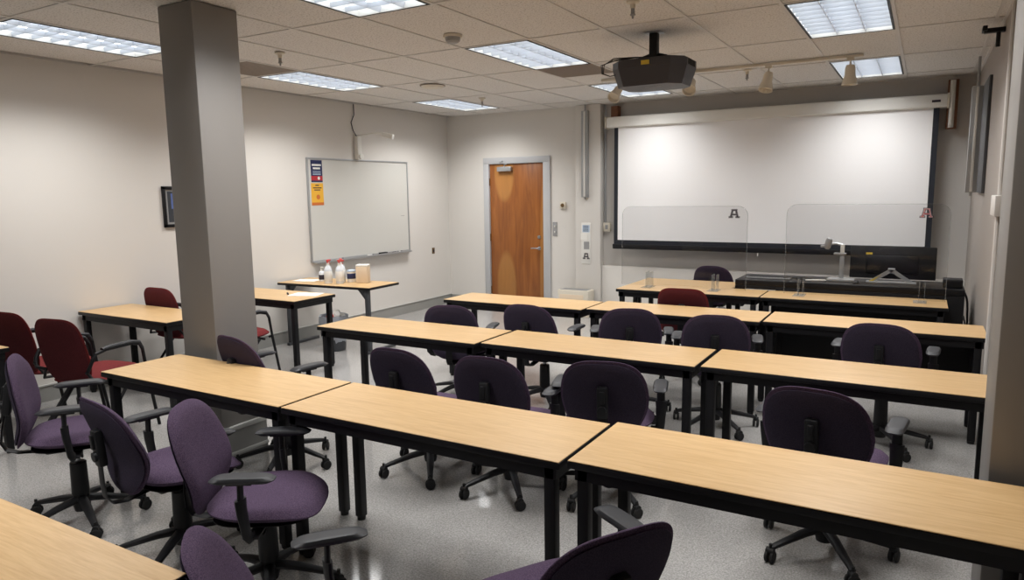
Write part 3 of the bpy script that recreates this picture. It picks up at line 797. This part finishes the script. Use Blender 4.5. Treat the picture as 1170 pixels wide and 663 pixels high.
def make_guest():
    t_ = empty('guest_armchair', (0, 0, 0))
    st = MB(); pillow(st, .235, .235, 4.0, .038, .022, lambda u, v, w_: (u, v+.03, .445+w_+.03*(v/.235)*.5), pw=7); st.build('seat', M['red'], t_)
    tilt = .20
    def bw(off):
        def f_(u, v, w_):
            y = w_+.25*u*u+off; ct, s2 = math.cos(tilt), math.sin(tilt)
            return (u, -.235+y*ct-v*s2, .665+v*ct+y*s2)
        return f_
    shp = lambda u, v: (u*(1-.05*max(0, v)/.25-.12*(max(0, -v)/.25)**2), v)
    b1 = MB(); pillow(b1, .232, .245, 4.0, .028, .012, bw(0), seg=48, shape=shp, pw=7); b1.build('backrest', M['red'], t_)
    b2 = MB(); pillow(b2, .224, .237, 4.0, .002, .014, bw(-.010), seg=48, shape=shp, pw=7); b2.build('back_cover', M['red_dark'], t_)
    for s_ in (-1, 1):
        fl = MB(); fl.tube([(s_*.265, .215, .44), (s_*.268, .25, .22), (s_*.27, .285, .0)], .012, 10)
        fl.build('leg', M['black'], t_)
        rl = MB(); rl.tube([(s_*.25, .10, .43), (s_*.255, -.06, .24), (s_*.26, -.265, .0)], .012, 10)
        rl.build('leg', M['black'], t_)
        am = MB()
        am.tube([(s_*.20, -.22, .52), (s_*.25, -.25, .54), (s_*.272, -.235, .60), (s_*.275, -.20, .655), (s_*.275, -.12, .672), (s_*.275, .10, .672), (s_*.273, .165, .655), (s_*.270, .19, .61), (s_*.265, .215, .44), (s_*.22, .215, .425)], .012, 10)
        ar = am.build('armrest', M['black'], t_)
        pd = MB(); pd.tube([(s_*.275, -.15, .68), (s_*.275, -.08, .688), (s_*.275, .09, .688), (s_*.275, .155, .672), (s_*.273, .188, .62)], .02, 12, radii=[(.016, .010), (.022, .013), (.022, .013), (.020, .013), (.014, .010)])
        pd.build('arm_pad', M['pad'], ar)
    cr = MB(); cr.tube([(-.255, .14, .418), (.255, .14, .418)], .011, 8); cr.tube([(-.252, -.08, .418), (.252, -.08, .418)], .011, 8); cr.tube([(-.25, .10, .42), (-.25, -.2, .45), (-.20, -.22, .52)], .011, 8); cr.tube([(.25, .10, .42), (.25, -.2, .45), (.20, -.22, .52)], .011, 8)
    cr.build('seat_frame', M['black'], t_)
    return t_

gP = 'plum task chairs at the tables'
purple_chairs = [
 # x, y, direction the sitter looks (deg from +X), label, zoff
 (1.888, -2.962, 55, -10, 0.045, 'plum task chair nearest the picture edge, before the burgundy armchairs'),
 (2.712, -2.929, 82, 4, 0, 'plum task chair seen edge-on between the two other chairs by the aisle'),
 (3.336, -2.949, 32, 1, -0.015, 'plum task chair with its whole seat in view before the nearest full row'),
 (4.25, -3.46, 50, 10, -0.08, 'plum task chair with only its back top showing behind the foreground table'),
 (4.79, -3.08, 148, 7, 0, 'plum task chair at the lower edge seen from behind, turned sideways'),
 (2.245, -1.86, 82, 3, 0.035, 'plum task chair in front of the grey column behind the nearest row'),
 (3.135, -1.504, 91, 2, -0.02, 'plum task chair tucked at the aisle end of the middle row'),
 (3.721, -1.509, 95, -2, -0.02, 'plum task chair second from the aisle at the middle row'),
 (4.27, -1.335, 106, 5, 0.012, 'plum task chair with a black back knob, in the centre between near and middle row'),
 (5.408, -1.439, 84, 5, 0.03, 'plum task chair alone at the middle row end by the engaged column'),
 (2.42, -0.1, 108, 2, -0.02, 'plum task chair nearest the side tables at the third row'),
 (3.128, 0.067, 92, 3, 0.01, 'plum task chair in front of the wooden door at the third row'),
 (3.836, 0.163, 108, 2, 0.015, 'plum task chair before the notice strip chase at the third row'),
 (4.494, 0.129, 102, 3, 0.025, 'plum task chair covering the burgundy chair base at the third row'),
 (5.558, 0.27, 87, 5, 0.03, 'plum task chair at the third row in front of the monitor desk'),
 (3.7, 3.43, 88, 3, 0, 'plum task chair beyond the instructor tables, its back under the screen'),
]
P0 = make_task('purple', 'purple_dark')
for i, (x, y, a, rc, dz, lb) in enumerate(purple_chairs):
    o = P0 if i == len(purple_chairs)-1 else copy_tree(P0)
    o.location = (x, y, 0); o.rotation_euler = (0, 0, math.radians(a-90))
    tag(o, lb, 'chair', gP)
    if 'turned sideways' in lb: src_low = o
    if rc: recline(o, rc)
    for ch in o.children:
        if ch.name.split('.')[0] not in ('star_base', 'caster', 'gas_column'): ch.location.z += dz
for ch in src_low.children:
    if ch.name.split('.')[0] == 'armrest' and sum(v.co.x for v in ch.data.vertices) < 0: ch.location.z -= .13
R0 = make_task('red', 'red_dark', sq=4.2)
R0.location = (3.924, 1.40, 0); R0.rotation_euler = (0, 0, math.radians(4))
tag(R0, 'burgundy task chair between third row and instructor tables', 'chair')
guests = [
 (.53, -2.09, 100, 'burgundy armchair in full view behind the edge-on plum chair'),
 (-.12, -2.09, 97, 'burgundy armchair cut by the picture edge'),
 (-.33, -.73, 92, 'burgundy armchair behind the first wall table, back above the table top'),
 (.28, -.66, 82, 'burgundy armchair mostly hidden by the grey column')]
Q0 = make_guest()
for i, (x, y, a, lb) in enumerate(guests):
    o = Q0 if i == 0 else copy_tree(Q0)
    o.location = (x, y, 0); o.rotation_euler = (0, 0, math.radians(a-90))
    tag(o, lb, 'chair', 'burgundy armchairs at the wall tables')

# ------------------------------------------------------------------ instructor desk equipment
wd = tag(empty('media_desk', (5.3, 2.62, 0)), 'black media desk with long riser behind the instructor tables', 'desk')
MB().box(-.78, .78, -.35, .35, .03, .77, bev=.006).build('cabinet', M['black'], wd)
MB().box(-1.165, .78, -.352, .2, .771, .828, bev=.006).build('riser', M['edge'], wd)
MB().box(-1.165, -.781, -.352, .2, .739, .7705, bev=.004).build('riser_foot', M['edge'], wd)
for x in (-.4, .38): MB().lathe([(0, 0), (.008, 0), (.008, .003), (0, .003)], 12).build('bolt', M['alu'], wd, loc=(x, -.351, .42), rot=(PI/2, 0, 0))
RZ = .829
o = tag(empty('control_box', (5.99, 2.45, RZ)), 'black box standing on the end of the media desk', 'box')
MB().box(-.075, .075, -.09, .09, 0, .075, bev=.005).build('case', M['plastic'], o)
MB().box(-.06, .06, -.092, -.09, .01, .06).build('front_panel', M['edge'], o, smooth=False)
# monitor
mo = tag(empty('monitor', (5.50, 2.62, RZ)), 'wide black monitor seen from behind on the media desk', 'monitor')
tb_ = math.radians(-6)
MB().box(-.36, .36, -.012, .012, .03, .335, bev=.006).build('screen_case', M['plastic'], mo, rot=(tb_, 0, 0))
MB().box(-.345, .345, .012, .014, .045, .32).build('display', M['lens'], mo, smooth=False, rot=(tb_, 0, 0))
MB().box(-.22, .22, -.034, -.012, .08, .25, bev=.012).build('rear_bulge', M['edge'], mo, rot=(tb_, 0, 0))
MB().box(-.225, -.17, -.014, -.0125, .255, .275).build('rear_sticker', M['sticker'], mo, smooth=False, rot=(tb_, 0, 0))
st = MB(); st.poly([(-.03, 0, .115), (.03, 0, .115), (-.14, 0, .0), (-.20, 0, .0)], (0, -.012, 0))
st.poly([(-.03, 0, .115), (.03, 0, .115), (.20, 0, .0), (.14, 0, .0)], (0, -.012, 0))
st.build('stand_legs', M['alu'], mo, smooth=False, loc=(0, -.055, .004))
MB().poly([(-.075, 0, .078), (-.105, 0, .055), (-.185, 0, .006), (-.150, 0, .006)], (0, -.003, 0)).build('leg_reflection', M['sticker'], mo, smooth=False, loc=(0, -.068, .004), label='yellow reflection painted on the stand leg')  # yellow plate paints a reflection onto the stand leg
MB().box(-.03, .03, -.056, -.012, .085, .135, bev=.004).build('stand_neck', M['alu'], mo)
MB().box(-.21, .21, -.10, .02, .0, .008, bev=.003).build('stand_base', M['alu'], mo)
# document camera
dc = tag(empty('document_camera', (5.075, 2.55, RZ)), 'silver document camera on a tall post on the media desk', 'document camera')
MB().box(-.12, .12, -.10, .06, 0, .025, bev=.008).build('base', M['grey_pl'], dc)
MB().box(-.02, .02, -.012, .012, .02, .25, bev=.004).build('post', M['alu'], dc)
MB().box(-.075, .035, -.03, .03, .25, .27, bev=.006).build('collar', M['grey_pl'], dc)
MB().box(-.018, .018, -.014, .014, .268, .35, bev=.005).build('neck', M['white_pl'], dc)
MB().tube([(0, 0, .345), (-.06, 0, .36), (-.12, 0, .35)], .012, 10).build('arm', M['alu'], dc)
hd = MB(); hd.lathe([(0, -.045), (.022, -.045), (.03, -.03), (.032, .03), (.024, .06), (0, .065)], 20); hd.build('camera_head', M['grey_pl'], dc, loc=(-.13, 0, .35), rot=(.2, .25, 0))
MB().box(-.055, .03, -.018, .018, -.01, .01, bev=.004).build('lamp_bar', M['alu'], dc, loc=(-.14, 0, .33))
# bits on riser
o = tag(empty('keyboard', (4.42, 2.50, RZ)), 'thin grey keyboard lying on the free end of the riser', 'keyboard')
MB().box(-.21, .21, -.075, .075, 0, .014, bev=.004).build('case', M['grey_pl'], o)
kk = MB()
for r_ in range(4):
    for c_ in range(14): kk.box(-.20+c_*.0286, -.176+c_*.0286, -.066+r_*.033, -.040+r_*.033, .014, .018)
kk.build('keys', M['plastic'], o, smooth=False)
def cable(pts, r, mat, label, name='cable'):
    # smooth the polyline (Catmull-Rom)
    P_ = [Vector(p) for p in pts]; out_ = []
    for i in range(len(P_)-1):
        a_, b_, c_, d_ = P_[max(0, i-1)], P_[i], P_[i+1], P_[min(len(P_)-1, i+2)]
        for s_ in range(6):
            u = s_/6
            out_.append(.5*((2*b_)+(-a_+c_)*u+(2*a_-5*b_+4*c_-d_)*u*u+(-a_+3*b_-3*c_+d_)*u**3))
    out_.append(P_[-1])
    return tag(MB().tube(out_, r, 8).build(name, M[mat]), label, 'cable')
cable([(4.60, 2.50, RZ+.007), (4.66, 2.44, RZ+.02), (4.74, 2.40, RZ+.012), (4.82, 2.48, RZ+.007), (4.76, 2.56, RZ+.007), (4.66, 2.54, RZ+.012)], .008, 'rubber', 'coiled black cable on the riser beside the keyboard')
cable([(4.78, 2.36, RZ+.012), (4.88, 2.34, RZ+.02), (4.95, 2.36, RZ+.018), (4.94, 2.44, RZ+.006)], .008, 'white_pl', 'white cable on the riser before the document camera')
o = tag(empty('computer_mouse', (5.22, 2.36, RZ)), 'small black mouse on the riser between camera post and monitor', 'mouse')
m_ = MB(); pillow(m_, .03, .05, 2.2, .028, .004, lambda u, v, w_: (u, v, .005+w_), seg=20, rings=5, pw=2); m_.build('shell', M['plastic'], o)
MB().box(-.003, .003, .015, .03, .030, .034, bev=.001).build('wheel', M['grey_pl'], o)
cable([(6.085, 2.5, .78), (6.11, 2.46, .70), (6.12, 2.42, .5), (6.14, 2.38, .30), (6.13, 2.30, .02), (6.05, 2.20, .012), (6.0, 2.0, .012)], .009, 'rubber', 'black power cable dropping from the end of the media desk')
cable([(6.06, 1.9, .66), (6.08, 1.86, .55), (6.07, 1.84, .30), (6.10, 1.80, .012), (6.11, 1.6, .012)], .007, 'rubber', 'thin black cable hanging below the end of the instructor table')

# clear dividers
def divider(x0, x1, y, z1, lx, lab):
    t_ = tag(empty('clear_divider', ((x0+x1)/2, y, TZ+.001)), lab, 'divider')
    hw = (x1-x0)/2; h_ = z1-TZ; r_ = .09
    pts = [(-hw, 0, .012), (hw, 0, .012)]
    for k in range(7): a_ = k/6*PI/2; pts.append((hw-r_+r_*math.cos(a_), 0, h_-r_+r_*math.sin(a_)))
    for k in range(7): a_ = PI/2+k/6*PI/2; pts.append((-hw+r_+r_*math.cos(a_), 0, h_-r_+r_*math.sin(a_)))
    pn = MB().poly(pts, (0, .005, 0)).build('panel', M['acrylic'], t_, smooth=False)
    rim = MB(); rim.tube([(p[0], .0025, p[2]) for p in pts[1:]]+[(pts[0][0], .0025, pts[0][2])], .0028, 6); rim.build('polished_edge', M['acrylic_edge'], t_)
    for f_ in lx:
        b_ = MB(); fx = f_-(x0+x1)/2
        b_.box(fx-.05, fx+.05, -.09, .09, 0, .004); b_.box(fx-.012, fx-.008, -.06, .06, .004, .16); b_.box(fx+.03, fx+.034, -.05, .05, .004, .16)
        b_.build('foot', M['acrylic_edge'], t_, smooth=False)
    emblem(t_, (lab.endswith('monitor') and 5.755-(x0+x1)/2 or 4.165-(x0+x1)/2, -.0008, (1.49 if not lab.endswith('monitor') else 1.50)-TZ), .085, ('ink', 'paper', 'ink' if not lab.endswith('monitor') else 'redp'), gs=(0, .045, .06) if not lab.endswith('monitor') else (0, .068, .092))
    return t_
divider(3.03, 4.29, 2.02, 1.56, (3.32, 3.99), 'clear acrylic divider with a letter emblem on the table before the burgundy chair')
divider(4.64, 5.93, 2.02, 1.575, (4.775, 5.745), 'clear acrylic divider with a letter emblem in front of the monitor')

# ------------------------------------------------------------------ things on the side tables
def spray(x, y, rz, label):
    t_ = tag(empty('spray_bottle', (x, y, TZ+.001), rz), label, 'bottle')
    MB().lathe([(0, 0), (.040, 0), (.043, .006), (.043, .15), (.036, .175), (.016, .205), (.014, .215), (0, .215)], 24).build('bottle', M['clear'], t_)
    MB().lathe([(.0438, .03), (.0442, .031), (.0442, .139), (.0438, .14)], 24).build('bottle_label', M['paper'], t_)
    MB().lathe([(0, .205), (.017, .205), (.017, .230), (0, .230)], 16).build('collar', M['white_pl'], t_)
    h_ = MB(); h_.box(-.022, .045, -.008, .008, .248, .268, bev=.005); h_.box(-.009, .009, -.008, .008, .228, .25, bev=.003); h_.tube([(.03, 0, .25), (.042, 0, .235), (.04, 0, .215)], .004, 8); h_.box(.045, .058, -.007, .007, .25, .266, bev=.002)
    h_.build('trigger_head', M['red_pl'], t_)
def pump(x, y, label, blk=True):
    t_ = tag(empty('pump_bottle', (x, y, TZ+.001)), label, 'bottle')
    MB().lathe([(0, 0), (.032, 0), (.034, .006), (.034, .095), (.026, .112), (.013, .12), (0, .12)], 24).build('bottle', M['clear'], t_)
    MB().lathe([(.0345, .02), (.0350, .021), (.0350, .075), (.0345, .076)], 24).build('bottle_label', M['ink'] if blk else M['paper'], t_)
    p_ = MB(); p_.lathe([(0, .118), (.013, .118), (.013, .135), (.004, .137), (.004, .155), (0, .155)], 14); p_.box(-.008, .030, -.008, .008, .153, .165, bev=.003)
    p_.build('pump', M['white_pl'], t_)
pump(-.24, .98, 'small hand gel bottle with dark label at the end of the side table')
pump(-.16, 1.00, 'plain small pump bottle beside the spray bottles', False)
spray(-.02, .86, 1.8, 'spray bottle nearest the small pump bottles')
spray(.115, .90, .3, 'spray bottle before the wipes tub')
spray(.03, 1.02, 2.6, 'third spray bottle half hidden between the two front ones')
t_ = tag(empty('wipes_tub', (.14, 1.06, TZ+.001)), 'short tub of wipes with blue label beside the beige box', 'tub')
MB().lathe([(0, 0), (.045, 0), (.048, .004), (.048, .12), (0, .12)], 24).build('tub', M['white_pl'], t_)
MB().lathe([(.0485, .04), (.049, .041), (.049, .10), (.0485, .101)], 24).build('tub_label', M['navy'], t_)
MB().lathe([(0, .12), (.049, .12), (.049, .135), (.02, .142), (0, .142)], 24).build('lid', M['label_blue'], t_)
t_ = tag(empty('cardboard_box', (.30, 1.08, TZ+.001), .4), 'upright beige cardboard box on the side table', 'box')
MB().box(-.065, .065, -.055, .055, 0, .20, bev=.003).build('carton', M['beige'], t_)
MB().box(-.066, .066, -.056, .056, .185, .204, bev=.002).build('carton_lid', M['paper'], t_)
def sheet(x, y, z, a_, b_, rz, label, name='paper_sheet'):
    o_ = MB().box(-a_, a_, -b_, b_, 0, .002).build(name, M['paper'], smooth=False, loc=(x, y, z), rot=(0, 0, rz))
    return tag(o_, label, 'paper')
sheet(-.45, .95, TZ+.002, .14, .10, .3, 'white paper lying on the side table near the plain wall')
sheet(.42, .10, TZ+.001, .15, .11, .35, 'white paper on the table behind the grey column')
o = tag(empty('marker_pen', (.25, .02, TZ+.010), .9), 'black marker lying before the paper behind the grey column', 'marker')
MB().tube([(0, -.03, 0), (0, .02, 0)], .009, 10).build('barrel', M['ink'], o)
MB().tube([(0, .02, 0), (0, .045, 0)], .0095, 10).build('cap', M['rubber'], o)
# trash can
t_ = tag(empty('trash_can', (.09, .80, 0)), 'round bin with grey liner and crumpled waste under the side table', 'trash can')
MB().lathe([(0, 0), (.115, 0), (.12, .005), (.148, .36), (.142, .36), (.114, .01), (0, .008)], 28).build('can', M['bin'], t_)
ln = MB(); prof = [(.125, .10), (.145, .16), (.158, .24), (.160, .33), (.158, .395), (.140, .385), (.13, .30)]
rings = []
for (r_, z_) in prof:
    rings.append([ln.bm.verts.new(((r_*(1+.035*math.sin(k*5.1+z_*30)))*math.cos(2*PI*k/36), (r_*(1+.035*math.sin(k*5.1+z_*30)))*math.sin(2*PI*k/36), z_+(.012*math.sin(k*2.3) if z_ < .12 else 0))) for k in range(36)])
for p, q in zip(rings, rings[1:]):
    for k in range(36): ln.bm.faces.new((p[k], p[(k+1) % 36], q[(k+1) % 36], q[k]))
ln.build('liner', M['liner'], t_)
for i, (x, y, z, r_, mt) in enumerate(((-.05, .02, .38, .06, 'label_blue'), (.05, .0, .40, .055, 'paper'), (.0, -.05, .385, .05, 'red_pl'), (.06, .06, .37, .045, 'paper'), (-.03, .07, .375, .05, 'liner'))):
    cr = MB(); bmesh.ops.create_icosphere(cr.bm, subdivisions=2, radius=r_)
    for v in cr.bm.verts: v.co *= 1+random.uniform(-.2, .16)
    o_ = cr.build('crumpled_waste', M[mt], loc=(.09+x, .80+y, z), ang=20)
    tag(o_, ('blue', 'large white', 'red', 'small white', 'grey')[i]+' crumpled wrapper on top of the bin under the side table', 'waste')

# ------------------------------------------------------------------ camera, world, view
cam = bpy.data.cameras.new('camera'); co = bpy.data.objects.new('camera', cam); COL.objects.link(co)
co.location = (5.733, -4.915, 1.724); co.rotation_euler = (1.4331, .014452, .525568)
cam.sensor_width = 36; cam.lens = 806.37/1170*36; cam.clip_start = .02
S.camera = co
wd_ = bpy.data.worlds.new('world'); S.world = wd_; wd_.use_nodes = True
wd_.node_tree.nodes['Background'].inputs[0].default_value = (.5, .48, .45, 1); wd_.node_tree.nodes['Background'].inputs[1].default_value = .05
S.view_settings.view_transform = 'Standard'; S.view_settings.look = 'None'; S.view_settings.gamma = 1
S.view_settings.use_curve_mapping = False; S.view_settings.exposure = 0.13
S.cycles.use_denoising = True
S.cycles.max_bounces = 8; S.cycles.transparent_max_bounces = 12
